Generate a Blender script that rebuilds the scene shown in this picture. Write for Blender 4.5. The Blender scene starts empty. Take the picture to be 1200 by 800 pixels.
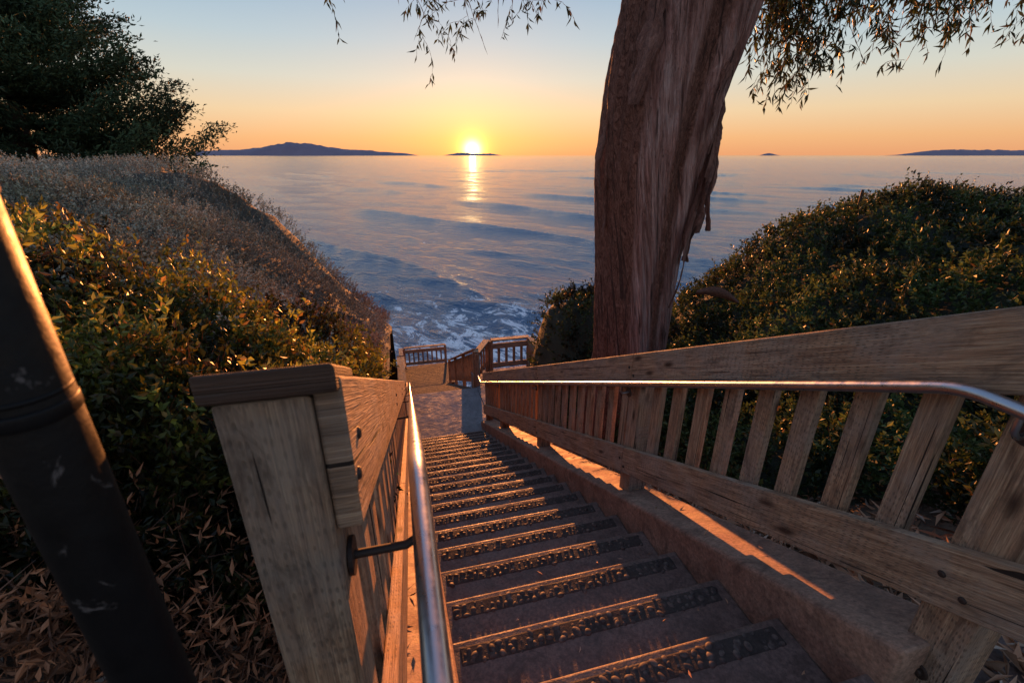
import bpy, bmesh, math, random
import numpy as np
from mathutils import Vector
random.seed(7); rng=np.random.default_rng(11)
scene=bpy.context.scene
CA,SA=math.cos(math.radians(14.2)),math.sin(math.radians(14.2))
U=Vector((-SA,CA,0)); R=Vector((CA,SA,0)); Z=Vector((0,0,1))
def W(r,s,z): return Vector((r*CA-s*SA, r*SA+s*CA, z))
def npW(r,s,z): return np.stack([r*CA-s*SA, r*SA+s*CA, z],-1)

# ------------------------------------------------------------ noise
_tab=rng.random((256,256))
def vnoise(x,y):
    x=np.asarray(x,float); y=np.asarray(y,float)
    xi=np.floor(x).astype(int); yi=np.floor(y).astype(int); fx=x-xi; fy=y-yi
    fx=fx*fx*(3-2*fx); fy=fy*fy*(3-2*fy)
    a=_tab[xi%256,yi%256]; b=_tab[(xi+1)%256,yi%256]; c=_tab[xi%256,(yi+1)%256]; d=_tab[(xi+1)%256,(yi+1)%256]
    return (a*(1-fx)+b*fx)*(1-fy)+(c*(1-fx)+d*fx)*fy-.5
def fbm(x,y,o=4):
    t=0;a=1
    for i in range(o):
        t=t+a*vnoise(np.asarray(x)*2**i+17*i,np.asarray(y)*2**i+31*i); a*=.5
    return t
def sst(t): t=np.clip(t,0,1); return t*t*(3-2*t)

# ------------------------------------------------------------ materials
def newmat(name):
    m=bpy.data.materials.new(name); m.use_nodes=True
    nt=m.node_tree; b=nt.nodes['Principled BSDF']
    return m,nt,b
def N(nt,t,**k):
    n=nt.nodes.new(t)
    for a,v in k.items(): setattr(n,a,v)
    return n
def ramp(nt,src,stops):
    n=nt.nodes.new('ShaderNodeValToRGB'); e=n.color_ramp.elements
    while len(e)<len(stops): e.new(.5)
    for i,(p,c) in enumerate(stops):
        e[i].position=p; e[i].color=(c[0],c[1],c[2],1) if not isinstance(c,(int,float)) else (c,c,c,1)
    nt.links.new(src,n.inputs[0]); return n.outputs[0]
def mixc(nt,f,a,b,mode='MIX'):
    n=nt.nodes.new('ShaderNodeMix'); n.data_type='RGBA'; n.blend_type=mode
    for s,v in ((n.inputs[0],f),(n.inputs[6],a),(n.inputs[7],b)):
        if hasattr(v,'links'): nt.links.new(v,s)
        else: s.default_value=v if isinstance(v,(int,float)) else (v[0],v[1],v[2],1)
    return n.outputs[2]
def noise(nt,vec,scale,detail=4,rough=.6,dist=0):
    n=N(nt,'ShaderNodeTexNoise'); n.inputs['Scale'].default_value=scale; n.inputs['Detail'].default_value=detail
    n.inputs['Roughness'].default_value=rough; n.inputs['Distortion'].default_value=dist
    if vec is not None: nt.links.new(vec,n.inputs['Vector'])
    return n.outputs[0]
def mapping(nt,vec,sc,rot=0.):
    n=nt.nodes.new('ShaderNodeMapping'); n.inputs['Scale'].default_value=sc; n.inputs['Rotation'].default_value=(0,0,rot); nt.links.new(vec,n.inputs[0]); return n.outputs[0]
def bump(nt,b,h,strength=.5,dist=.01,prev=None):
    n=nt.nodes.new('ShaderNodeBump'); n.inputs['Strength'].default_value=strength; n.inputs['Distance'].default_value=dist
    nt.links.new(h,n.inputs['Height'])
    if prev is not None: nt.links.new(prev,n.inputs['Normal'])
    if b is not None: nt.links.new(n.outputs[0],b.inputs['Normal'])
    return n.outputs[0]
def objc(nt): return nt.nodes.new('ShaderNodeTexCoord').outputs['Object']

def wood(name,c1,c2,c3,grey=.6,weather=(.28,.23,.19)):
    m,nt,b=newmat(name)
    uv=nt.nodes.new('ShaderNodeTexCoord').outputs['UV']
    oc=objc(nt)
    g=noise(nt,mapping(nt,uv,(1.1,22,1)),2.4,5,.64,1.1)
    g2=noise(nt,mapping(nt,uv,(3,150,1)),2.0,2,.6,.2)
    col=ramp(nt,g,[(.3,c1),(.5,c2),(.68,c3)])
    col=mixc(nt,.5,col,ramp(nt,g2,[(.35,.2),(.65,.8)]),'OVERLAY')
    w=ramp(nt,noise(nt,oc,3.4,4,.7),[(.42,0.),(.62,grey)])
    col=mixc(nt,w,col,weather)
    d=ramp(nt,noise(nt,mapping(nt,uv,(3.2,9,1)),1.6,5,.75,.8),[(.49,0.),(.71,.8)])
    col=mixc(nt,d,col,(.08,.05,.036))
    cr=noise(nt,mapping(nt,uv,(.6,34,1)),1.5,2,.5,.6)
    crm=ramp(nt,cr,[(.665,0.),(.68,1.)])
    col=mixc(nt,crm,col,(.02,.013,.01))
    v=nt.nodes.new('ShaderNodeTexVoronoi'); v.inputs['Scale'].default_value=1.; nt.links.new(mapping(nt,uv,(2.4,7,1)),v.inputs['Vector'])
    kn=ramp(nt,v.outputs['Distance'],[(.06,1.),(.17,0.)])
    col=mixc(nt,kn,col,(.05,.024,.014))
    br=nt.nodes.new('ShaderNodeTexVoronoi'); br.inputs['Scale'].default_value=1.; br.inputs['Randomness'].default_value=.3
    nt.links.new(mapping(nt,uv,(34,95,1)),br.inputs['Vector'])
    sl=ramp(nt,br.outputs['Distance'],[(.16,1.),(.32,0.)])
    slm=mixc(nt,ramp(nt,noise(nt,oc,1.3,2),[(.42,.08),(.55,.65)]),(0,0,0),sl)
    col=mixc(nt,slm,col,(.08,.058,.045))
    nt.links.new(col,b.inputs['Base Color'])
    b.inputs['Roughness'].default_value=.75; b.inputs['Specular IOR Level'].default_value=.3
    h=mixc(nt,.5,g,g2); h=mixc(nt,crm,h,(0,0,0)); h=mixc(nt,slm,h,(.1,.1,.1))
    bump(nt,b,h,.9,.008)
    return m
M_wood=wood('weathered_wood',(.15,.083,.05),(.31,.188,.115),(.44,.30,.19))
M_wood_d=wood('dark_wood',(.03,.02,.016),(.075,.045,.03),(.12,.075,.05),.4,(.08,.062,.05))

def concrete(name,c1,c2,rough=.6):
    m,nt,b=newmat(name); oc=objc(nt)
    col=ramp(nt,noise(nt,oc,2.5,6,.65),[(.3,c1),(.7,c2)])
    sp=ramp(nt,noise(nt,oc,60,3,.7),[(.3,.5),(.7,1.25)])
    col=mixc(nt,1.,col,sp,'MULTIPLY')
    st=ramp(nt,noise(nt,oc,7,5,.7,1.2),[(.48,0.),(.68,.75)])
    col=mixc(nt,st,col,tuple(x*.42 for x in c1))
    nt.links.new(col,b.inputs['Base Color'])
    rr=ramp(nt,noise(nt,oc,5,4),[(.3,rough-.15),(.7,rough+.2)]); nt.links.new(rr,b.inputs['Roughness'])
    n1=bump(nt,None,noise(nt,oc,110,3,.7),.5,.004)
    bump(nt,b,noise(nt,oc,9,4,.6),.4,.02,n1)
    return m
M_step=concrete('stair_concrete',(.105,.063,.052),(.185,.118,.10),.55)
M_band=concrete('aggregate_bed',(.032,.021,.018),(.06,.042,.036),.8)
M_curb=concrete('curb_concrete',(.18,.10,.072),(.33,.20,.14),.75)
M_land=concrete('landing_concrete',(.11,.12,.14),(.18,.195,.22),.7)

m,nt,b=newmat('pebble'); oc=objc(nt)
nt.links.new(ramp(nt,noise(nt,oc,28,2),[(.35,(.035,.026,.026)),(.55,(.08,.06,.054)),(.7,(.14,.105,.09))]),b.inputs['Base Color'])
b.inputs['Roughness'].default_value=.65; b.inputs['Specular IOR Level'].default_value=.25; M_peb=m

m,nt,b=newmat('stainless_steel'); b.inputs['Base Color'].default_value=(.42,.43,.47,1); b.inputs['Metallic'].default_value=1
oc=objc(nt); nt.links.new(ramp(nt,noise(nt,oc,25,5,.7),[(.3,.22),(.7,.45)]),b.inputs['Roughness']); M_steel=m
m,nt,b=newmat('rusty_bolt'); b.inputs['Base Color'].default_value=(.05,.035,.03,1); b.inputs['Metallic'].default_value=.6; b.inputs['Roughness'].default_value=.6; M_bolt=m
m,nt,b=newmat('black_painted_metal'); oc=objc(nt)
chip=ramp(nt,noise(nt,oc,14,6,.75,.6),[(.63,0.),(.68,1.)])
nt.links.new(mixc(nt,chip,(.005,.0045,.005),(.10,.085,.08)),b.inputs['Base Color'])
nt.links.new(ramp(nt,noise(nt,oc,40,4),[(.3,.38),(.7,.6)]),b.inputs['Roughness']); b.inputs['Specular IOR Level'].default_value=.2
bump(nt,b,noise(nt,oc,35,5,.7),.3,.004); M_black=m
m,nt,b=newmat('rusty_cap'); oc=objc(nt)
nt.links.new(ramp(nt,noise(nt,oc,60,5,.7),[(.35,(.06,.02,.012)),(.65,(.17,.075,.045))]),b.inputs['Base Color']); b.inputs['Roughness'].default_value=.8; M_rust=m

def leafmat(name,trans=.35,rough=.5,boost=1.):
    m,nt,b=newmat(name)
    a=nt.nodes.new('ShaderNodeAttribute'); a.attribute_name='Col'
    nt.links.new(a.outputs['Color'],b.inputs['Base Color']); b.inputs['Roughness'].default_value=rough; b.inputs['Specular IOR Level'].default_value=.3
    tr=nt.nodes.new('ShaderNodeBsdfTranslucent')
    nt.links.new(mixc(nt,1.,a.outputs['Color'],(1.4*boost,1.3*boost,.8*boost),'MULTIPLY'),tr.inputs[0])
    mx=nt.nodes.new('ShaderNodeMixShader'); mx.inputs[0].default_value=trans
    nt.links.new(b.outputs[0],mx.inputs[1]); nt.links.new(tr.outputs[0],mx.inputs[2])
    nt.links.new(mx.outputs[0],nt.nodes['Material Output'].inputs[0]); return m
M_leaf=leafmat('leaf',.28,.45)
def plainleaf(name,rough):
    m,nt,b=newmat(name); a=nt.nodes.new('ShaderNodeAttribute'); a.attribute_name='Col'
    nt.links.new(a.outputs['Color'],b.inputs['Base Color']); b.inputs['Roughness'].default_value=rough; b.inputs['Specular IOR Level'].default_value=.2; return m
M_dry=plainleaf('dry_leaf',.8); M_cyp=plainleaf('cypress_foliage',.8)

def simple(name,stops,scale,rough=.9,bd=.03,bs=.6):
    m,nt,b=newmat(name); oc=objc(nt); n=noise(nt,oc,scale,5,.7)
    nt.links.new(ramp(nt,n,stops),b.inputs['Base Color']); b.inputs['Roughness'].default_value=rough
    bump(nt,b,noise(nt,oc,scale*4,3,.7),bs,bd); return m
M_ground=simple('soil_and_litter',[(.3,(.03,.02,.014)),(.5,(.085,.055,.035)),(.7,(.16,.11,.075))],6)
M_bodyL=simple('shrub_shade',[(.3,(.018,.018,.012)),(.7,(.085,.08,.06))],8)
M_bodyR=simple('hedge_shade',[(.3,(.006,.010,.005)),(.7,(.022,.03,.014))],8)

# ------------------------------------------------------------ mesh helpers
class MB:
    def __init__(s): s.v=[];s.f=[];s.uv=[];s.mi=[]
    def pbox(s,o,L,T,V,mi=0):
        b=len(s.v); o=Vector(o)
        for a in (0,1):
            for t in (0,1):
                for c in (0,1): s.v.append(o+L*a+T*t+V*c)
        l,tt,vv=L.length,T.length,V.length; ou,ov=random.uniform(0,40),random.uniform(0,40)
        flip=L.cross(T).dot(V)<0
        for q,ax in (([0,1,3,2],0),([4,6,7,5],0),([0,4,5,1],1),([2,3,7,6],1),([0,2,6,4],2),([1,5,7,3],2)):
            if flip: q=q[::-1]
            s.f.append([b+i for i in q]); s.mi.append(mi)
            for i in q:
                a,t,c=i>>2,(i>>1)&1,i&1
                if ax==0: s.uv.append((ou+t*tt*.3,ov+c*vv))
                elif ax==1: s.uv.append((ou+a*l,ov+c*vv))
                else: s.uv.append((ou+a*l,ov+.37+t*tt))
    def cyl(s,p,d,rad,h,n=16,mi=0):
        b=len(s.v); d=Vector(d).normalized(); a=d.orthogonal().normalized(); c=d.cross(a); p=Vector(p)
        for k in (0,1):
            for i in range(n):
                t=2*math.pi*i/n; s.v.append(p+d*h*k+(a*math.cos(t)+c*math.sin(t))*rad)
        for i in range(n):
            j=(i+1)%n; s.f.append([b+i,b+j,b+n+j,b+n+i]); s.mi.append(mi); s.uv+= [(0,0)]*4
        s.f.append([b+i for i in range(n)][::-1]); s.mi.append(mi); s.uv+=[(0,0)]*n
        s.f.append([b+n+i for i in range(n)]); s.mi.append(mi); s.uv+=[(0,0)]*n
    def obj(s,name,mats,bev=.004,seg=2,parent=None):
        me=bpy.data.meshes.new(name); me.from_pydata([tuple(v) for v in s.v],[],s.f)
        uvl=me.uv_layers.new(name='UVMap'); uvl.data.foreach_set('uv',np.array(s.uv,dtype=np.float32).ravel())
        for x in mats: me.materials.append(x)
        me.polygons.foreach_set('material_index',s.mi); me.update()
        o=bpy.data.objects.new(name,me); scene.collection.objects.link(o)
        if bev:
            md=o.modifiers.new('bevel','BEVEL'); md.width=bev; md.segments=seg; md.limit_method='ANGLE'; md.angle_limit=math.radians(40)
        if parent: o.parent=parent
        return o
def npmesh(name,V,F,mat,smooth=False,col=None,parent=None):
    me=bpy.data.meshes.new(name); V=np.asarray(V,np.float32); F=np.asarray(F,np.int32); k=F.shape[1]
    me.vertices.add(len(V)); me.vertices.foreach_set('co',V.ravel())
    me.loops.add(F.size); me.loops.foreach_set('vertex_index',F.ravel())
    me.polygons.add(len(F)); me.polygons.foreach_set('loop_start',np.arange(0,F.size,k,dtype=np.int32))
    me.update(calc_edges=True); me.validate()
    me.polygons.foreach_set('use_smooth',np.full(len(me.polygons),smooth)); 
    if col is not None:
        ca=me.color_attributes.new('Col','FLOAT_COLOR','POINT'); c=np.ones((len(V),4),np.float32); c[:,:3]=col; ca.data.foreach_set('color',c.ravel())
    me.materials.append(mat)
    o=bpy.data.objects.new(name,me); scene.collection.objects.link(o)
    if parent: o.parent=parent
    return o
def gridfaces(n,m):
    i=np.arange(n-1)[:,None]*m+np.arange(m-1)[None,:]; i=i.ravel()
    return np.stack([i,i+m,i+m+1,i+1],-1)
def nrm(v): return v/np.maximum(np.linalg.norm(v,axis=-1,keepdims=True),1e-9)
def rdir(n): return nrm(rng.normal(size=(n,3)))
class Leaves:
    def __init__(s): s.V=[];s.F=[];s.C=[];s.n=0
    def add(s,P,D,L,Wd,col,fold=.25,curl=0.):
        n=len(P); L=np.broadcast_to(L,(n,))[:,None]; Wd=np.broadcast_to(Wd,(n,))[:,None]
        S=nrm(np.cross(D,rdir(n))); Nn=np.cross(S,D)
        a=P; t=P+D*L-Nn*L*curl; mid=P+D*L*.45
        l=mid+S*Wd*.5+Nn*Wd*fold; r=mid-S*Wd*.5+Nn*Wd*fold
        V=np.stack([a,l,t,r],1).reshape(-1,3); b=s.n+np.arange(n)[:,None]*4
        F=np.concatenate([b+np.array([0,2,1]),b+np.array([0,3,2])],0)
        s.V.append(V);s.F.append(F);s.C.append(np.repeat(np.broadcast_to(col,(n,3)),4,0)); s.n+=4*n
    def sprigs(s,O,A,ln,nl,L,Wd,colf,stemcol=(.07,.045,.03),spread=.9,stemw=.006):
        n=len(O); ln=np.broadcast_to(ln,(n,))
        s.add(O,A,ln*1.02,stemw,np.array(stemcol),0)
        t=rng.random((n,nl))**.75
        bend=rdir(n)*.18
        P=O[:,None]+A[:,None]*(ln[:,None]*t)[...,None]+bend[:,None]*(ln[:,None]*t*t)[...,None]
        D=nrm(A[:,None]*.55+rng.normal(size=(n,nl,3))*spread*.6)
        c=colf(n,nl); k=n*nl
        s.add(P.reshape(k,3),D.reshape(k,3),(L*rng.uniform(.6,1.25,(n,nl))).reshape(k),(Wd*rng.uniform(.7,1.2,(n,nl))).reshape(k),c.reshape(k,3))
    def obj(s,name,mat,parent=None): return npmesh(name,np.concatenate(s.V),np.concatenate(s.F),mat,False,np.concatenate(s.C),parent)

# ------------------------------------------------------------ terrain
def G(r,s):
    base=-1.3-.5*np.maximum(s,.69)-.06
    left=base+( -1.5-base)*sst((-r-.25)/(.34*np.maximum(s,0)+.9))
    left=np.where(base>-1.72,np.minimum(left,-1.62+.0*r),left)
    right=(base+.06)+(-1.25-base-.06)*sst((r-2.0)/(.5*np.maximum(s,0)+3.0))
    right=np.minimum(right,-1.25-1.2*np.maximum(s-6.3,0))
    cor=base-.4
    g=np.where(r<-.18,left,np.where(r>1.74,right,cor))
    g=np.where(s>60,-16,g)
    return np.maximum(g,-16.)
def axis(d0,d1,step,far):
    a=list(np.arange(d0,d1,step)); x=d1; st=step
    while x<far: a.append(x); st*=1.25; x+=st
    x=d0; st=step; pre=[]
    while x>-far: st*=1.25; x-=st; pre.append(x)
    return np.array(pre[::-1]+a)
ra=axis(-8,9,.12,3000); sa=axis(-3,26,.12,3000)
rr,ss=np.meshgrid(ra,sa,indexing='ij'); g=G(rr,ss)+fbm(rr*1.3,ss*1.3)*.10*((rr<-.3)|(rr>2.3))
npmesh('ground',npW(rr,ss,g).reshape(-1,3),gridfaces(*rr.shape),M_ground,True)

# ------------------------------------------------------------ sea
nr,na=760,500; rad=18*np.exp(np.linspace(0,math.log(40000/18),nr)); ang=np.linspace(math.radians(-75),math.radians(75),na)
rd,an=np.meshgrid(rad,ang,indexing='ij'); X=rd*np.sin(an); Y=rd*np.cos(an); res=rd*.0103
H=np.zeros_like(X)
def att(l): return np.clip((l/res-3)/4,0,1)
ph=(X*.75+Y*.66)/30+fbm(X/70,Y/70,3)*.5+.12
cr=np.abs(np.sin(np.pi*ph)); H+=(1-cr)**3*.6*np.clip(.35+fbm(X/50+9,Y/50,2)*2.4,.0,1.1)*att(27)
for i in range(26):
    lam=1.0*1.14**i; th=rng.normal(.85,.5); amp=.013*lam**.85*rng.uniform(.6,1.2); p0=rng.random()*6.28
    if lam>7: amp*=.3
    ph=(X*math.cos(th)+Y*math.sin(th))*2*math.pi/lam+p0+fbm(X/lam/4+i*7,Y/lam/4,2)*5
    H+=amp*np.sin(ph)*att(lam)*(.7+.8*fbm(X/18+i,Y/18,2))
sea_z=-13.
m,nt,b=newmat('sea_water'); oc=objc(nt)
b.inputs['Roughness'].default_value=.09; b.inputs['IOR'].default_value=1.33
rv=mapping(nt,oc,(1,1,1),math.radians(-50))
n1=bump(nt,None,noise(nt,mapping(nt,rv,(1.,.42,1)),1.0,5,.66,.3),1.,.34)
bump(nt,b,noise(nt,mapping(nt,rv,(1,.5,1)),4.4,3,.62,.3),1.,.075,n1)
sep=nt.nodes.new('ShaderNodeSeparateXYZ'); nt.links.new(oc,sep.inputs[0])
sh=N(nt,'ShaderNodeMapRange'); nt.links.new(sep.outputs[1],sh.inputs[0]); sh.inputs[1].default_value=50; sh.inputs[2].default_value=35
fo=noise(nt,mapping(nt,rv,(1,.6,1)),.6,9,.78,1.2)
ad=N(nt,'ShaderNodeMath',operation='MULTIPLY_ADD'); nt.links.new(sh.outputs[0],ad.inputs[0]); ad.inputs[1].default_value=.16; nt.links.new(fo,ad.inputs[2])
fm=ramp(nt,ad.outputs[0],[(.66,0.),(.70,1.)])
nt.links.new(mixc(nt,fm,(.025,.095,.20),(.85,.88,.92)),b.inputs['Base Color'])
nt.links.new(ramp(nt,fm,[(0.,.09),(1.,.8)]),b.inputs['Roughness'])
sea=npmesh('sea',np.stack([X,Y,H+sea_z],-1).reshape(-1,3),gridfaces(nr,na)[:,::-1],m,True)

# ------------------------------------------------------------ islands
m,nt,b=newmat('hazy_island'); oc=objc(nt)
nt.links.new(ramp(nt,noise(nt,oc,.0015,5),[(.3,(.18,.14,.19)),(.7,(.23,.18,.23))]),b.inputs['Base Color']); b.inputs['Roughness'].default_value=1  # distance haze is put into the islands' base colour
M_isl=m
def island(name,x0,x1,Yd,prof,dep=900,seed=0):
    xs=np.linspace(x0,x1,160); t=(xs-x0)/(x1-x0)
    h=np.interp(t,[p[0] for p in prof],[p[1] for p in prof])*(1+.12*fbm(t*22+seed,t*0+seed,4))
    rows=[]
    for k,hh in ((0,0),(.35,.55),(.6,1.),(.8,.6),(1,0)):
        rows.append(np.stack([xs,Yd+dep*k+xs*0,sea_z-3+h*hh*(1+.15*fbm(t*30+k*9,t*0+k,3)*(0<k<1))],-1))
    V=np.stack(rows,0).reshape(-1,3); npmesh(name,V,gridfaces(5,160)[:,::-1],M_isl,True)
Yd=15000
island('island_hills',-9900,-2900,Yd,[(0,150),(.08,160),(.2,175),(.3,240),(.37,350),(.43,400),(.47,360),(.52,355),(.585,265),(.67,180),(.74,160),(.85,105),(.93,70),(1,0)],900,3)
island('island_hills',-2400,-300,Yd+1500,[(0,0),(.15,50),(.3,95),(.45,80),(.6,60),(.8,65),(1,0)],700,8)
island('island_hills',11800,17500,Yd,[(0,0),(.08,35),(.16,90),(.28,170),(.4,190),(.7,150),(1,200)],900,12)
island('island_hills',8100,8800,Yd+900,[(0,0),(.3,60),(.5,80),(.8,30),(1,0)],400,15)

# ------------------------------------------------------------ stairs
run=.345; s0=.69
def nos(s): return -1.3-.5*s
mb=MB(); NS=22
mb.pbox(W(-.75,-4,nos(s0)-.6),U*(4+s0),R*3.2,Z*.6)
for k in range(1,NS):
    sk=s0+run*k; mb.pbox(W(.07,sk-run-.04,nos(sk)-.5),U*(run+.04),R*1.36,Z*.5)
for k in range(0,NS):
    sk=s0+run*k; mb.pbox(W(.10,sk-.118,nos(sk)-.02),U*.092,R*1.28,Z*.0225,1)
stair=mb.obj('concrete_staircase',[M_step,M_band],.012,3)
def ico(n):
    bm=bmesh.new(); bmesh.ops.create_icosphere(bm,subdivisions=n,radius=1); v=np.array([v.co[:] for v in bm.verts]); bm.verts.index_update(); f=np.array([[v.index for v in f.verts] for f in bm.faces]); bm.free(); return v,f
I2,I1=ico(2),ico(1)
Vs=[];Fs=[];cnt=0
for k in range(0,NS):
    sk=s0+run*k; tv,tf=I2 if k<4 else I1
    pts=[]
    for row in range(3):
        x=.115+random.uniform(0,.03)
        while x<1.37:
            a=random.uniform(.010,.021)
            pts.append((x,sk-.045-row*.028+random.gauss(0,.006),a)); x+=a*2+random.uniform(.001,.014)
            if random.random()<.08: x+=.03
    for (x,s_,a) in pts:
        th=random.uniform(0,3.14); c,sn=math.cos(th),math.sin(th)
        v=tv*np.array([a*random.uniform(.9,1.25),a*random.uniform(.65,.95),a*.38]); v=np.stack([v[:,0]*c-v[:,1]*sn,v[:,0]*sn+v[:,1]*c,v[:,2]],-1)
        Vs.append(npW(x+v[:,0],s_+v[:,1],nos(sk)+v[:,2]+random.uniform(-.003,.002))); Fs.append(tf+cnt); cnt+=len(tv)
npmesh('pebble_strips',np.concatenate(Vs),np.concatenate(Fs),M_peb,True,None,stair)
sl=U+Z*-.5
mb=MB(); mb.pbox(W(1.43,.62,nos(.62)+.17-.9),sl*(8.4-.62),R*.31,Z*.9); mb.obj('stair_kerb',[M_curb],.022,3)
mb=MB(); mb.pbox(W(-.2,.60,nos(.6)+.07-.9),sl*(8.4-.6),R*.275,Z*.9); mb.obj('stair_kerb',[M_curb],.02,3)
# landing and alcove
zl=nos(s0+run*NS); sE=10.15
mb=MB(); sl0=s0+run*(NS-1)
mb.pbox(W(-.2,sl0,zl-2.5),U*(sE-sl0),R*1.85,Z*2.5)
mb.pbox(W(1.653,8.8,zl-2.5),U*2.3,R*1.7,Z*2.5); mb.obj('landing',[M_land],.015)
mb=MB(); s1=sE+.003; n2=19; rn=.36; ri=(8.75+zl)/n2
for k in range(1,n2+1):
    mb.pbox(W(-.05,s1+rn*(k-1)-.0,zl-ri*k-.06),U*(rn+.03),R*1.6,Z*.06)
mb.pbox(W(-.12,s1,zl-.55),Vector(U*(rn*n2))+Z*(-ri*n2),R*.06,Z*.3)
mb.pbox(W(1.56,s1,zl-.55),Vector(U*(rn*n2))+Z*(-ri*n2),R*.06,Z*.3)
mb.obj('wooden_stairs',[M_wood_d],.006)
s2=s1+rn*n2; z2=zl-ri*n2
mb=MB()
for i in range(14): mb.pbox(W(-.3,s2+.04+i*.145,z2-.05),R*2.2,U*.138,Z*.045)
for r_ in (-.2,1.7):
    for s_ in (s2+.15,s2+1.9): mb.pbox(W(r_,s_,z2-5),Z*4.94,R*.15,U*.15)
mb.obj('wooden_deck',[M_wood_d],.004)

# ------------------------------------------------------------ main railings
def main_fence(ri_,side,s_a,s_b,posts,k=1.,sp=.2175,pw=.14,first=0.):
    mb=MB(); O=R*side; t=.04
    def P(s,h): return W(ri_,s,h-.5*s)
    cuts=[s_a]+posts[1:-1]+[s_b]
    for a,b_ in zip(cuts[:-1],cuts[1:]):
        mb.pbox(P(a+.002,-.245*k),sl*(b_-a-.004),O*t,Z*.268*k)
        mb.pbox(P(a+.002,-1.027*k),sl*(b_-a-.004),O*t,Z*.24*k)
    for i,p in enumerate(posts):
        o=W(ri_,p-.07,nos(p)-.35)+O*(t+.001)
        if i==0 and first: mb.pbox(W(ri_,p-.07,first-.5*(p-.07)-1.75)+O*(t+.001),Z*1.75,O*pw,sl*.14)
        else: mb.pbox(o,Z*(1.65-.03),O*pw,U*.14)
    s=posts[0]+.245*k
    while s<s_b-.05:
        if all(abs(s-p)>.13 for p in posts):
            j=random.uniform(-.008,.008)
            mb.pbox(W(ri_,s-.043+j,-1.01*k-.5*s)+O*(t+.002),Z*.99*k,O*.038,U*.086)
        s+=sp
    for p in posts:
        for dz in (-.12*k,-.93*k):
            for ds in (-.03,.035): mb.cyl(W(ri_,p+ds,dz-.5*p+ds*.5)-O*.006,O,.011,.012,10,1)
    return mb
mb=main_fence(1.50,1,.27,8.45,[.62,2.55,4.7,6.9,8.35],.9375,.204)
mb.cyl(W(1.541-.006,.62,nos(.62)+.04),R,.028,.01,20,1); mb.cyl(W(1.53-.006,.62,nos(.62)+.04),R,.014,.02,10,1)
mb.obj('wooden_railing',[M_wood,M_bolt],.006,2)
mb=main_fence(-.092,-1,.60,8.45,[.66,2.70,4.92,7.10,8.35],1.,.2175,.12,-.0035)
mb.pbox(W(-.262,.575,-.2905),sl*.185,R*.168,Z*.043,2)
M_cap=wood('stained_wood',(.03,.016,.011),(.07,.036,.023),(.12,.066,.042),.3,(.10,.07,.055))
mb.obj('wooden_railing',[M_wood,M_bolt,M_cap],.007,3)
def fence(mb,A,B,h=1.0):
    A=Vector(A);B=Vector(B);d=B-A; dh=Vector((d.x,d.y,0)).normalized(); q=dh.cross(Z)
    n=max(1,round(Vector((d.x,d.y,0)).length/2.0))
    for i in range(n+1):
        p=A+d*i/n; mb.pbox(p-dh*.05-q*.05-Z*.3,Z*(h+.36),q*.1,dh*.1)
    o=q*.055
    mb.pbox(A+o+Z*(h-.15),d,q*.04,Z*.15); mb.pbox(A+o+Z*.12,d,q*.04,Z*.14)
    mb.pbox(A-q*.07+Z*(h+.065),d,q*.17,Z*.04)
    m_=int(Vector((d.x,d.y,0)).length/.2)
    for i in range(1,m_):
        p=A+d*i/m_; mb.pbox(p+q*.012-dh*.035+Z*.13,Z*(h-.14),q*.04,dh*.07)
mb=MB()
fence(mb,W(2.2,11.0,zl),W(3.25,11.0,zl),.82); fence(mb,W(3.27,10.85,zl),W(3.27,8.95,zl),.84); fence(mb,W(2.1,11.0,zl),W(1.70,10.25,zl),.82)
mb.obj('wooden_railing',[M_wood],.005)
mb=MB(); fence(mb,W(1.66,10.4,zl-.1),W(1.66,s2,z2),.95); fence(mb,W(-.16,10.3,zl-.1),W(-.16,s2,z2))
fence(mb,W(-.16,8.6,zl),W(-.16,10.0,zl)); mb.obj('wooden_railing',[M_wood],.005)
mb=MB(); fence(mb,W(-.1,s2+1.95,z2),W(1.7,s2+1.95,z2),.85); fence(mb,W(-.25,s2+.15,z2),W(-.25,s2+1.8,z2),.9); mb.obj('wooden_railing',[M_wood],.005)

# ------------------------------------------------------------ steel handrails
def tube(name,pts,rad,mat,parent):
    cu=bpy.data.curves.new(name,'CURVE'); cu.dimensions='3D'; cu.bevel_depth=rad; cu.bevel_resolution=6; cu.use_fill_caps=True
    sp=cu.splines.new('POLY'); sp.points.add(len(pts)-1)
    for p,q in zip(sp.points,pts): p.co=(*q,1)
    sp.use_smooth=True
    cu.materials.append(mat); o=bpy.data.objects.new(name,cu); scene.collection.objects.link(o); o.parent=parent; return o
def handrail(r,zt,sb,rface,side,posts):
    e=bpy.data.objects.new('steel_handrail',None); scene.collection.objects.link(e)
    pts=[W(r,-.9,zt),W(r,sb-.06,zt)]
    for i in range(1,9):
        t=i/9; a=W(r,sb-.06,zt); b_=W(r,sb,zt); c=W(r,sb+.06,zt-.03)
        pts.append(a*(1-t)**2+b_*2*t*(1-t)+c*t*t)
    pts.append(W(r,sb+.06,zt-.03)); pts.append(W(r,8.3,zt-.5*(8.3-sb))); pts.append(W(r,8.6,zt-.5*(8.3-sb)))
    tube('rail',pts,.0185,M_steel,e)
    for p in posts:
        zr=zt-.5*max(0,p-sb); O=R*side
        q0=W(rface,p,zr-.075); q1=W(r,p,zr-.075); 
        tube('bracket',[q0,q0.lerp(q1,.75),q1+Z*.02,W(r,p,zr-.015)],.008,M_bolt if side<0 else M_steel,e)
        mb=MB(); mb.cyl(W(rface,p,zr-.075),-O,.034,.008,20,0); mb.obj('flange',[M_bolt],0,parent=e)
handrail(.0,-.585,.80,-.131,-1,[.66,2.70,4.92,7.10])
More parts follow.
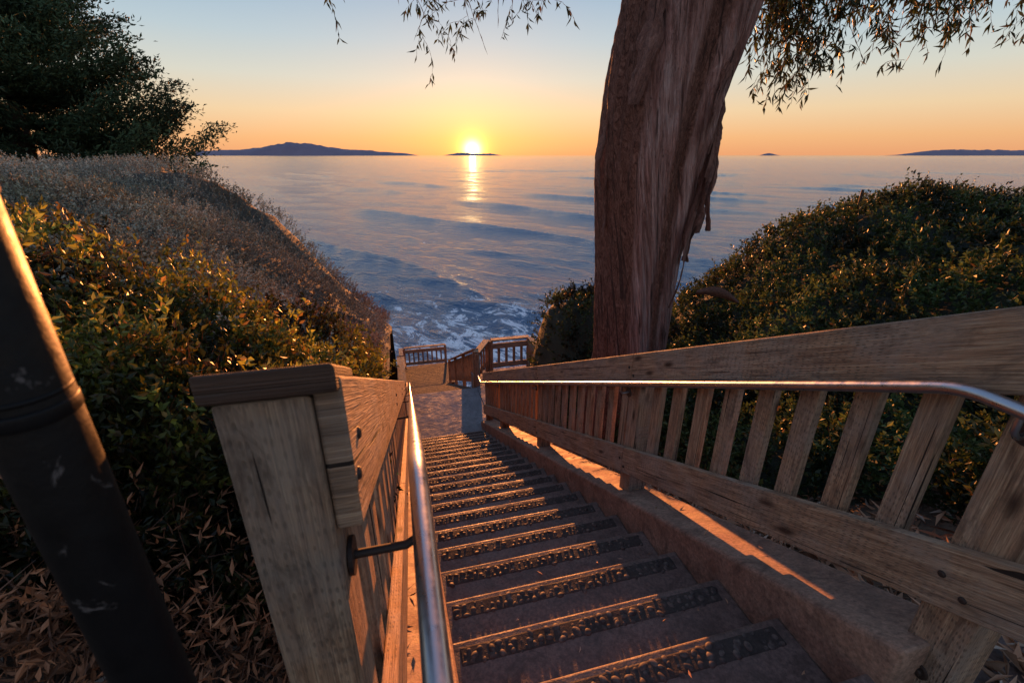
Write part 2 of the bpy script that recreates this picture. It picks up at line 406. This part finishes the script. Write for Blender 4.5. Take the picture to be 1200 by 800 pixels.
handrail(1.43,-.573,.75,1.50,1,[.62,2.55,4.7,6.9])

# ------------------------------------------------------------ black pole
e=bpy.data.objects.new('black_metal_pole',None); scene.collection.objects.link(e)
mb=MB(); px,py=-.387,.318; rp=.0315
mb.cyl((px,py,-1.645),(-.006,0.005,1),rp,1.622,40)
mb.cyl((px-.009,py+.006,-.198),(0,0,1),rp+.002,.014,40); mb.cyl((px-.009,py+.006,-.178),(0,0,1),rp+.0012,.005,40)
mb.cyl((px,py,-1.644),(0,0,1),.08,.015,30)
o=mb.obj('pipe',[M_black],.002,2,e)
for p in o.data.polygons: p.use_smooth=len(p.vertices)==4
mb=MB(); mb.cyl((px-.010,py+.008,-.026),(0,0,1),rp+.002,.010,40); mb.obj('cap',[M_rust],.003,2,e)

# ------------------------------------------------------------ LEFT shrubs
def billow(x,y): return (.5-np.abs(vnoise(x,y))*2)+.5*(.5-np.abs(vnoise(x*2+7,y*2+3))*2)
def ZL(r,s):
    a=np.interp(-r,[.1,.3,.5,1.25,2,3,4],[-2.25,-1.9,-1.6,-1.1,-.68,-.42,-.34])
    b=np.interp(-r,[0,.1,.8,1.5,2,2.8,4],[-3.6,-3.1,-2.35,-1.6,-1.0,-.42,-.28])
    w=np.clip((s-3)/5,-.15,1.5); z=a+(b-a)*w
    z=np.minimum(z,-.24)
    z=z+fbm(r*.9+3,s*.9,3)*.28+.14*billow(r*1.15+4,s*1.15)
    gz=G(r,s)
    z=gz+(z-gz)*sst((s-1.15-.15*fbm(r*2,s*0+1,2))/1.15)
    bank=sst((r+.34*s+.9)/.8)
    z=z-bank*np.maximum(s-9,0)*1.6
    return np.maximum(z,gz-.05)
r1=np.linspace(-13,-.24,130); s1_=np.linspace(1.05,22,220)
a,b_=np.meshgrid(r1,s1_,indexing='ij'); zb=ZL(a,b_)-.14+fbm(a*4,b_*4,3)*.10
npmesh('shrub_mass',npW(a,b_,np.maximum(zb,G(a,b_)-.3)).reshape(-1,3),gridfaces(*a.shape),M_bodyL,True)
def surf(fn,r,s):
    e_=.08; z=fn(r,s); dr=(fn(r+e_,s)-fn(r-e_,s))/(2*e_); ds=(fn(r,s+e_)-fn(r,s-e_))/(2*e_)
    n=nrm(np.stack([-dr,-ds,np.ones_like(r)],-1)); nw=np.stack([n[:,0]*CA-n[:,1]*SA,n[:,0]*SA+n[:,1]*CA,n[:,2]],-1)
    return npW(r,s,z),nw
def samp(n,r0,r1,s0_,s1_,pw=1.3):
    r=rng.uniform(r0,r1,n*8); s=rng.uniform(s0_,s1_,n*8); d=np.sqrt(r*r+s*s+.5); x,y=r*CA-s*SA,r*SA+s*CA
    inv=(y>.2)&(np.abs(x)/np.maximum(y,.1)<1.5)
    w=inv/d**pw; w/=w.sum(); i=rng.choice(len(r),n,p=w,replace=False); return r[i],s[i]
r,s=samp(15500,-11,-.3,1.6,13,1.4)
k=(s + .25*(-r) + fbm(r*.8,s*.8,3)*1.5)>3.8; r_,s_=r[k],s[k]
P,Nn=surf(ZL,r_,s_)
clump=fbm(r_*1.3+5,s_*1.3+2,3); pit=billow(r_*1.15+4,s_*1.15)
A=nrm(Nn*.75+np.array([0,0,.45])+rng.normal(size=P.shape)*.42)
brown=np.clip((r_+1.7)/1.6+fbm(r_,s_,2)*1.1,0,.9)
def cf(n,nl):
    g=np.array([.40,.385,.31]); br=np.array([.34,.205,.13]); gr=np.array([.17,.18,.09]); q=np.clip(clump*2.0,0,1)[:,None]*.5
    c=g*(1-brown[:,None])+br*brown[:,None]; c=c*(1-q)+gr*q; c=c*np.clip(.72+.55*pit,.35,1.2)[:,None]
    return np.clip(c[:,None]*rng.uniform(.45,1.45,(n,nl))[...,None],0,1)
lv=Leaves(); lv.sprigs(P-A*.08,A,rng.uniform(.10,.27,len(P)),20,.027,.015,cf,(.15,.12,.095),1.0,.004)
lv.obj('coastal_shrub',M_dry)
r,s=samp(9000,-5,-.28,1.45,6.5,1.6)
k=((s+.25*(-r)+fbm(r*.8,s*.8,3)*1.5)<4.4)&(s>1.45)&(fbm(r*2.3,s*2.3,2)>-.28); r,s=r[k],s[k]
P,Nn=surf(ZL,r,s); A=nrm(Nn*.55+np.array([0,0,.75])+rng.normal(size=P.shape)*.4)
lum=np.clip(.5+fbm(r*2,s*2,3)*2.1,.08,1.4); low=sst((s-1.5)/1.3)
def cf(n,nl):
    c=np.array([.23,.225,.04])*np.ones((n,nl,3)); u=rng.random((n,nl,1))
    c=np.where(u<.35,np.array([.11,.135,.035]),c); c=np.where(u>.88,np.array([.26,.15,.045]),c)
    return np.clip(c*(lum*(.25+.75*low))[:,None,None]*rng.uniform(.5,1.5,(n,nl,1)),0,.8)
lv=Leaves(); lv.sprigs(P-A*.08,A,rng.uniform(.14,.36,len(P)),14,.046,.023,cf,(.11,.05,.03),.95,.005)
r=np.array([-1.9,-1.75,-1.2,-.75,-2.4,-1.5,-.55,-.9,-2.1,-1.35,-1.0,-.6]); s=np.array([2.7,3.0,2.5,2.2,3.4,2.1,3.0,3.4,2.3,3.2,2.0,2.6]); P,Nn=surf(ZL,r,s)
P=np.repeat(P,3,0)+rng.normal(size=(36,3))*.06; A=nrm(np.array([0,0,1.])+rng.normal(size=P.shape)*.25); lum=np.ones(36)*1.5; low=np.ones(36)
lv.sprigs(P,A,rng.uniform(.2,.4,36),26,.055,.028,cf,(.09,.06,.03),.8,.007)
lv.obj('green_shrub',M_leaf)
r=rng.uniform(-3.4,-.3,3800); s=rng.uniform(.9,2.4,3800); P=npW(r,s,G(r,s)+rng.uniform(0,.4,3800)*sst((s-.9)/.8)); A=nrm(rng.normal(size=P.shape)*.7+np.array([0,0,.45]))
def cf(n,nl): return np.array([.28,.12,.06])*rng.uniform(.3,1.6,(n,nl,1))
lv=Leaves(); lv.sprigs(P,A,rng.uniform(.12,.35,len(P)),8,.06,.014,cf,(.17,.085,.055),.9,.006); lv.obj('dry_brush',M_dry)

def litter(name,r,s,fn,sz=1.):
    P=npW(r,s,fn(r,s)+rng.uniform(.01,.05,len(r))); D=rng.normal(size=P.shape); D[:,2]*=.22; D=nrm(D)
    c=np.array([.32,.175,.105])*rng.uniform(.3,1.6,(len(r),1)); c[rng.random(len(r))<.15]=np.array([.42,.33,.26])
    lv=Leaves(); lv.add(P,D,rng.uniform(.06,.17,len(r))*sz,rng.uniform(.014,.034,len(r))*sz,c,.35,.12); return lv.obj(name,M_dry)
r=rng.uniform(-3,-.22,7000); s=rng.uniform(.3,3,7000); litter('leaf_litter',r,s,G)
r=1.82+rng.random(10000)**1.3*3.2; s=rng.uniform(.2,7,10000); litter('leaf_litter',r,s,G)
r=1.47+rng.random(24)*.2; s=rng.uniform(.7,7,24); litter('leaf_litter',r,s,lambda r,s:-1.3-.5*s+.157,.5)
kk=rng.integers(1,21,60); r=rng.uniform(.15,1.38,60); s=s0+run*kk-rng.uniform(.14,.33,60); litter('leaf_litter',r,s,lambda r,s:-1.3-.5*(s0+run*kk)-.008,.32)

# ------------------------------------------------------------ RIGHT hedge
def ZR(r,s):
    z=np.minimum(-3.22+.575*r-.2136*s,-.68)+fbm(r*.9+30,s*.9+8,3)*.34+.14*billow(r*1.2,s*1.2)
    z2_=-2.05-((r-2.85)**2+(s-6.7)**2)*.75+fbm(r*2,s*2,3)*.3
    z=np.maximum(z,z2_)
    gz=G(r,s); z=gz+(z-gz)*sst((r-2.0)/.5)
    z=z-np.maximum(s-7.6,0)*2.2-np.maximum(s-5.9,0)*.8*(r>4)
    return np.maximum(z,gz-.05)
r1=np.linspace(2.02,16,130); s1_=np.linspace(-1,10,130); a,b_=np.meshgrid(r1,s1_,indexing='ij'); zb=ZR(a,b_)-.15+fbm(a*4,b_*4,3)*.12
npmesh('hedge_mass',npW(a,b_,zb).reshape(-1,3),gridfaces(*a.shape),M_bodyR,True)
r,s=samp(13000,2.05,13,.3,8.6,1.1); P,Nn=surf(ZR,r,s)
k=(ZR(r,s)-G(r,s))>.10; P,Nn,r,s=P[k],Nn[k],r[k],s[k]
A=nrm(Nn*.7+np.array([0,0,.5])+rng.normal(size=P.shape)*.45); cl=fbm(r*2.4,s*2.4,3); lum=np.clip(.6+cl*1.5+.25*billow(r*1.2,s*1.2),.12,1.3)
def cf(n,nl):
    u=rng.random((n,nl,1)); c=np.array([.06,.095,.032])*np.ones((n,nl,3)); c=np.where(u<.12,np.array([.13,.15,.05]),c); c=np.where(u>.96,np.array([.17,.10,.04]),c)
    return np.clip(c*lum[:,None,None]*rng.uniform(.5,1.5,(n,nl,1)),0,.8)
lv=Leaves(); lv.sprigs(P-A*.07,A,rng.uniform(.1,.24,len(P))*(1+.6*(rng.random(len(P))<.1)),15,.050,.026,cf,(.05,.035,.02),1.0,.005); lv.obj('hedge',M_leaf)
V=[]
for i in range(14):
    t=i/13; w=.045*math.sin(math.pi*min(1,t*.9+.1))+.008
    c=Vector((2.05+t*.55,4.9+.1*t,-1.42-.16*t+.07*math.sin(t*3)))
    for j in range(5):
        q=(j-2)/2; V.append((c.x+.02*q,c.y+.03*abs(q),c.z+w*q))
npmesh('dead_bark_strip',np.array(V),gridfaces(14,5),M_rust,True)
mb=MB(); mb.cyl((4.62,6.3,-1.2),(0,0,1),.018,.78,8); mb.obj('marker_stake',[M_wood_d],.002)

# ------------------------------------------------------------ eucalyptus
m,nt,b=newmat('eucalyptus_bark')
oc=objc(nt); uv=nt.nodes.new('ShaderNodeTexCoord').outputs['UV']
st=noise(nt,mapping(nt,uv,(5,.55,1)),2.2,6,.66,1.6)
st2=noise(nt,mapping(nt,uv,(26,1.3,1)),2.2,4,.65,.6)
col=ramp(nt,st,[(.28,(.11,.045,.036)),(.42,(.27,.135,.11)),(.54,(.37,.215,.185)),(.68,(.48,.34,.31))])
col=mixc(nt,.5,col,ramp(nt,st2,[(.35,.18),(.65,.82)]),'OVERLAY')
at=nt.nodes.new('ShaderNodeAttribute'); at.attribute_name='Col'
rn_=noise(nt,mapping(nt,uv,(11,4.5,1)),3,6,.75,1.5)
rough_c=ramp(nt,rn_,[(.36,(.07,.028,.02)),(.52,(.23,.10,.07)),(.7,(.39,.21,.16))])
col=mixc(nt,at.outputs['Fac'],col,rough_c)
cn=noise(nt,mapping(nt,uv,(7,.4,1)),2.0,3,.5,1.6)
crk=ramp(nt,cn,[(.61,0.),(.64,.85)])
col=mixc(nt,crk,col,(.06,.03,.024))
nt.links.new(col,b.inputs['Base Color']); b.inputs['Roughness'].default_value=.85; b.inputs['Specular IOR Level'].default_value=.25
n1=bump(nt,None,st,.9,.07); n1=bump(nt,None,crk,-.8,.03,n1)
hh=mixc(nt,at.outputs['Fac'],st2,rn_); bump(nt,b,hh,.9,.04,n1)
M_bark=m
euc=bpy.data.objects.new('eucalyptus_tree',None); scene.collection.objects.link(euc)
def limb(name,path,rads,nseg=40,nlev=60,rid=.06,twist=.5,mat=None,seed=0.):
    path=np.array(path,float); t0=np.linspace(0,1,len(path)); t=np.linspace(0,1,nlev)
    C=np.stack([np.interp(t,t0,path[:,i]) for i in range(3)],-1)
    for _ in range(6): C[1:-1]=(C[:-2]+C[1:-1]*2+C[2:])/4
    rad=np.interp(t,t0,rads)
    T=nrm(np.gradient(C,axis=0)); a=nrm(np.cross(T,np.array([0,1.,.01]))); c=np.cross(T,a)
    th=np.linspace(0,2*np.pi,nseg+1); TT,TH=np.meshgrid(t,th,indexing='ij'); ln=np.linalg.norm(np.diff(C,axis=0),axis=1).sum()
    cx=np.cos(TH+twist*TT)*1.7+seed; cy=np.sin(TH+twist*TT)*1.7
    n=fbm(cx*1.2+5,cy*1.2+TT*ln*.16+9,4)*1.1 + .45*fbm(cx*4+5,cy*4+TT*ln*.6,4)
    rr=rad[:,None]*(1+rid*2.2*n)
    V=C[:,None]+a[:,None]*(np.cos(TH)*rr)[...,None]+c[:,None]*(np.sin(TH)*rr)[...,None]
    xw=V[...,0]-C[:,None,0]
    rg=sst(fbm(cx*1.5+TT*ln*.12+1,cy*1.5+TT*ln*.3,4)*2.6+.35-1.0*xw/rad[:,None])
    o=npmesh(name,V.reshape(-1,3),gridfaces(nlev,nseg+1),mat,True,np.repeat(rg.reshape(-1,1),3,1),euc)
    me=o.data; uvl=me.uv_layers.new(name='UVMap'); li=np.zeros(len(me.loops),np.int32); me.loops.foreach_get('vertex_index',li)
    uvv=np.stack([(TH+twist*TT*1.9)/(2*np.pi)*rad.mean()*6.28,TT*ln],-1).reshape(-1,2)[li]; uvl.data.foreach_set('uv',uvv.astype(np.float32).ravel()); return o
limb('trunk',[(1.28,4.98,-4.0),(1.30,4.95,-3.0),(1.35,4.92,-2.2),(1.33,4.9,-1.1),(1.33,4.88,-.14),(1.42,4.86,.6),(1.57,4.85,1.3),(1.76,4.83,2.0),(1.9,4.8,2.7)],[.56,.45,.385,.41,.465,.51,.56,.63,.60],140,200,.10,1.5,M_bark)
limb('limb',[(1.6,4.8,2.0),(1.1,5.0,3.2),(.2,5.4,4.3),(-1.2,5.9,5.0)],[.34,.3,.22,.1],24,40,.06,.5,M_bark,3.)
limb('limb',[(2.0,4.8,2.1),(2.5,5.0,3.5),(3.6,5.4,4.6),(5.4,5.8,5.0)],[.36,.32,.22,.1],24,40,.06,.5,M_bark,6.)
limb('limb',[(1.9,4.75,2.3),(1.9,4.5,4),(1.6,4.2,6),(1.8,4.0,8.5)],[.42,.34,.25,.1],24,40,.06,.5,M_bark,9.)
def ribbon(p0,p1,w,curl,seed):
    n=40; t=np.linspace(0,1,n); p0=np.array(p0);p1=np.array(p1); C=p0+(p1-p0)*t[:,None]
    C[:,0]+=.05*np.sin(t*5+seed)*t; C[:,1]+=-.05*np.sin(t*4+seed*2)*t
    m_=7; q=np.linspace(-1,1,m_); ww=w*(.5+.5*np.sin(np.pi*np.clip(t*.9+.08,0,1)))*(1+.8*fbm(t*9+seed,t*0,3))
    an=seed*.7+t*curl
    V=C[:,None]+np.stack([np.cos(an)[:,None]*q*ww[:,None],np.sin(an)[:,None]*q*ww[:,None]+.5*ww[:,None]*q*q,0.12*ww[:,None]*np.sin(q*7+seed)+0*q[None]],-1)
    o=npmesh('bark_ribbon',V.reshape(-1,3),gridfaces(n,m_),M_bark,True,np.full((n*m_,3),.7),euc)
    uvl=o.data.uv_layers.new(name='UVMap'); li=np.zeros(len(o.data.loops),np.int32); o.data.loops.foreach_get('vertex_index',li)
    uu=np.stack([np.broadcast_to(q*w+seed,(n,m_)),np.broadcast_to((t*2)[:,None],(n,m_))],-1).reshape(-1,2)[li]; uvl.data.foreach_set('uv',uu.astype(np.float32).ravel())
for i,(a,b_,w) in enumerate([((1.90,4.72,.62),(1.80,4.68,-1.05),.085),((1.88,4.6,.2),(1.74,4.62,-1.0),.06),((1.93,4.8,.3),(1.88,4.75,-.75),.06),((1.76,4.5,-.5),(1.64,4.5,-1.45),.05),
   ((1.86,4.65,-.2),(1.83,4.62,-.95),.04),((.88,4.7,.3),(.82,4.66,-.35),.03),((.92,4.65,-.2),(.88,4.62,-.7),.025),((1.2,4.38,1.9),(1.08,4.37,.4),.09),((1.9,4.45,1.2),(1.8,4.4,.1),.06),((1.97,4.7,-.1),(1.9,4.6,-.7),.035),((1.95,4.75,.5),(1.92,4.7,-.4),.06)]): ribbon(a,b_,w,1.1,i*1.7)
lv=Leaves()
def strand(top,bot,nsub=7,dens=9):
    top=np.array(top);bot=np.array(bot); n=24; t=np.linspace(0,1,n)
    C=top+(bot-top)*t[:,None]; C[:,0]+=np.sin(t*math.pi)*rng.normal(0,.15); C[:,1]+=np.sin(t*math.pi)*rng.normal(0,.15)
    d=np.diff(C,axis=0); L=np.linalg.norm(d,axis=1); tc=np.array([.05,.03,.025])
    lv.add(C[:-1],nrm(d),L*1.5,.010,tc,.5)
    for _ in range(nsub):
        i=rng.integers(6,n-1); q=C[i].copy(); dd=nrm(rng.normal(size=3)*np.array([1,1,.3])+np.array([0,0,-.2])); m_=int(rng.integers(5,11)); pts=[q]
        for j in range(m_):
            q=q+dd*.055; dd=nrm(dd+np.array([0,0,-.22])+rng.normal(size=3)*.18); pts.append(q)
        pts=np.array(pts); d2=np.diff(pts,axis=0); lv.add(pts[:-1],nrm(d2),np.linalg.norm(d2,axis=1)*1.5,.006,tc,.5)
        k=dens; ii=rng.integers(1,len(pts),k); P=pts[ii]; D=nrm(rng.normal(size=(k,3))*.55+np.array([0,0,-1.]))
        c=np.array([.035,.05,.022])*rng.uniform(.5,1.6,(k,1)); c[rng.random(k)<.06]=np.array([.10,.07,.04])
        lv.add(P,D,rng.uniform(.06,.13,k),rng.uniform(.014,.024,k),c,.2,.15)
for x,zb in [(2.33,1.0),(2.43,.9),(2.55,.95),(2.69,.76),(2.8,.7),(2.89,.47),(3.0,.82),(2.75,1.0),(2.9,1.1),(3.1,1.2),(3.25,1.07),(3.45,.78),(3.66,.98),(4.0,.80),(4.14,1.0),(4.47,1.1),(4.78,1.22),(3.6,1.25),(4.3,1.3),(4.6,1.3),(4.95,1.2),(5.1,1.2),(3.35,1.2),(3.85,1.1),(2.6,.85),(2.85,.9),(3.2,1.0),(3.75,1.1),(4.2,1.15)]:
    for _ in range(2):
        strand((x+rng.normal(0,.25)-.1,5.3+rng.normal(0,.3),zb+rng.uniform(1.3,2.6)),(x+rng.normal(0,.07),5.3+rng.normal(0,.15),zb+rng.uniform(0,.3)),11,14)
for x,zb in [(-1.05,1.12),(-.9,1.25),(-.7,1.42),(-.28,1.0),(-.45,1.25),(-.15,1.25),(.0,1.3),(.15,1.4),(.32,1.36),(-1.95,1.45),(-1.2,1.45)]:
    strand((x+rng.normal(0,.2),5.8+rng.normal(0,.2),zb+rng.uniform(1.5,2.6)),(x,5.8,zb+.05),9,12)
for cx,cy,cz,rr_ in [(-1,6,5.2,1.6),(.5,5.3,5.6,1.5),(3.5,5.5,5.6,1.7),(5.2,5.8,5.2,1.4),(1.8,4.1,8.3,2.0),(3.8,5.3,3.9,.9),(4.9,5.6,4.1,.8)]:
    k=1200; P=np.array([cx,cy,cz])+rng.normal(size=(k,3))*rr_*np.array([.5,.5,.35]); D=nrm(rng.normal(size=(k,3))*.5+np.array([0,0,-.9]))
    lv.add(P,D,rng.uniform(.08,.15,k),rng.uniform(.014,.022,k),np.array([.07,.075,.035])*rng.uniform(.5,1.6,(k,1)),.2,.1)
lv.obj('foliage',M_leaf,euc)

# ------------------------------------------------------------ cypress
def cypress(base,H_,R0,nb=120):
    e=bpy.data.objects.new('cypress_tree',None); scene.collection.objects.link(e)
    mbv=MB(); bx,by,bz=base; lv=Leaves()
    mbv.cyl((bx,by,bz-.5),(0.02,0,1),.32,H_*.45,14); mbv.cyl((bx+.03,by,bz+H_*.42),(0.03,0,1),.17,H_*.45,12)
    mbv.obj('trunk',[M_wood_d],0,parent=e)
    for i in range(nb):
        f=(i+.5)/nb; f=f**.9; z=bz+.7+f*(H_-.8); az=i*2.399+rng.normal(0,.25); R_=R0*(1-f)**.85*rng.uniform(.76,1.1)+.35
        up=rng.uniform(.03,.24); n=max(5,int(R_*6))
        t=np.linspace(.18,1,n); dirx=np.array([math.cos(az),math.sin(az)])
        C=np.stack([bx+dirx[0]*R_*t,by+dirx[1]*R_*t,z+R_*(up*t+.14*t**3-.1*np.sin(t*3))],-1)
        d=np.diff(C,axis=0); lv.add(C[:-1],nrm(d),np.linalg.norm(d,axis=1)*1.3,.05*(1-t[:-1])+.015,np.array([.04,.028,.02]),.5)
        tone=rng.uniform(.5,1.5)
        for j in range(1,n):
            sp=.24+.36*math.sin(math.pi*min(1,t[j]*.72+.1)); k=int(58*sp/.4)
            P=C[j]+rng.normal(size=(k,3))*sp*np.array([.6,.6,.13])
            D=nrm(np.array([dirx[0]*.7,dirx[1]*.7,.35])+rng.normal(size=(k,3))*.55)
            hh=np.clip((P[:,2:3]-C[j,2])/.2,-1,1)
            lv.add(P,D,rng.uniform(.10,.20,k),rng.uniform(.035,.07,k),np.array([.042,.07,.035])*tone*(1+.6*hh)*rng.uniform(.6,1.4,(k,1)),.3)
    lv.obj('foliage',M_cyp,e)
cypress((-15.9,16.0,-1.9),8.6,5.8,135)
cypress((-20.5,14.0,-1.6),10,5.6,60)

# ------------------------------------------------------------ light
az=math.radians(-4.6); 
def sund(el,a=az): el=math.radians(el); return Vector((math.sin(a)*math.cos(el),math.cos(a)*math.cos(el),math.sin(el)))
sd=sund(1.4,math.radians(-5.3))
L=bpy.data.lights.new('sun','SUN'); L.energy=11.5; L.angle=math.radians(.5); L.color=(1,.32,.08)
lo=bpy.data.objects.new('sun',L); scene.collection.objects.link(lo); lo.rotation_euler=(-sd).to_track_quat('-Z','Y').to_euler()
# half-set sun: its glitter on the sea comes from the sun in the sky itself
lc=bpy.data.collections.new('sun_receivers'); lc.objects.link(sea); lc.collection_objects[0].light_linking.link_state='EXCLUDE'
lo.light_linking.receiver_collection=lc
w=bpy.data.worlds.new('World'); scene.world=w; w.use_nodes=True; nt=w.node_tree; bg=nt.nodes['Background']
tc=nt.nodes.new('ShaderNodeTexCoord').outputs['Generated']
sp=nt.nodes.new('ShaderNodeSeparateXYZ'); nt.links.new(tc,sp.inputs[0])
col=ramp(nt,sp.outputs[2],[(0,(.80,.36,.17)),(.03,(.84,.46,.22)),(.075,(.82,.61,.38)),(.13,(.65,.65,.57)),(.19,(.47,.58,.64)),(.26,(.32,.47,.62)),(.5,(.24,.36,.58)),(1.,(.21,.30,.48))])
sg=sund(.6)
dp=N(nt,'ShaderNodeVectorMath',operation='DOT_PRODUCT'); nt.links.new(tc,dp.inputs[0]); dp.inputs[1].default_value=sg
def glow(p,c,cur):
    a=N(nt,'ShaderNodeMath',operation='MAXIMUM'); nt.links.new(dp.outputs['Value'],a.inputs[0]); a.inputs[1].default_value=0
    q=N(nt,'ShaderNodeMath',operation='POWER'); nt.links.new(a.outputs[0],q.inputs[0]); q.inputs[1].default_value=p
    x=mixc(nt,q.outputs[0],(0,0,0),c); return mixc(nt,1.,cur,x,'ADD')
col=glow(25,(.10,.03,-.03),col); col=glow(220,(.28,.10,.0),col); col=glow(1800,(1.1,.55,.06),col); col=glow(9000,(6,4.2,1.6),col)
gt=N(nt,'ShaderNodeMath',operation='GREATER_THAN'); nt.links.new(dp.outputs['Value'],gt.inputs[0]); gt.inputs[1].default_value=math.cos(math.radians(.42))
col=mixc(nt,1.,col,mixc(nt,gt.outputs[0],(0,0,0),(12,9,5)),'ADD')
sky=nt.nodes.new('ShaderNodeTexSky'); sky.sky_type='NISHITA'; sky.sun_disc=False; sky.sun_elevation=math.radians(1.3); sky.sun_rotation=az
sc=mixc(nt,1.,sky.outputs[0],(.02,.02,.02),'MULTIPLY'); col=mixc(nt,1.,col,sc,'ADD')
nt.links.new(col,bg.inputs[0]); bg.inputs[1].default_value=1.

# ------------------------------------------------------------ camera
cd=bpy.data.cameras.new('camera'); cd.lens=16; cd.sensor_width=36; cd.clip_start=.02; cd.clip_end=90000
cd.dof.use_dof=True; cd.dof.focus_distance=3.5; cd.dof.aperture_fstop=5.6
co=bpy.data.objects.new('camera',cd); scene.collection.objects.link(co); co.location=(0,0,0); co.rotation_euler=(math.radians(90-22.24),0,0)
scene.camera=co
scene.view_settings.view_transform='Standard'; scene.view_settings.look='None'; scene.view_settings.exposure=0
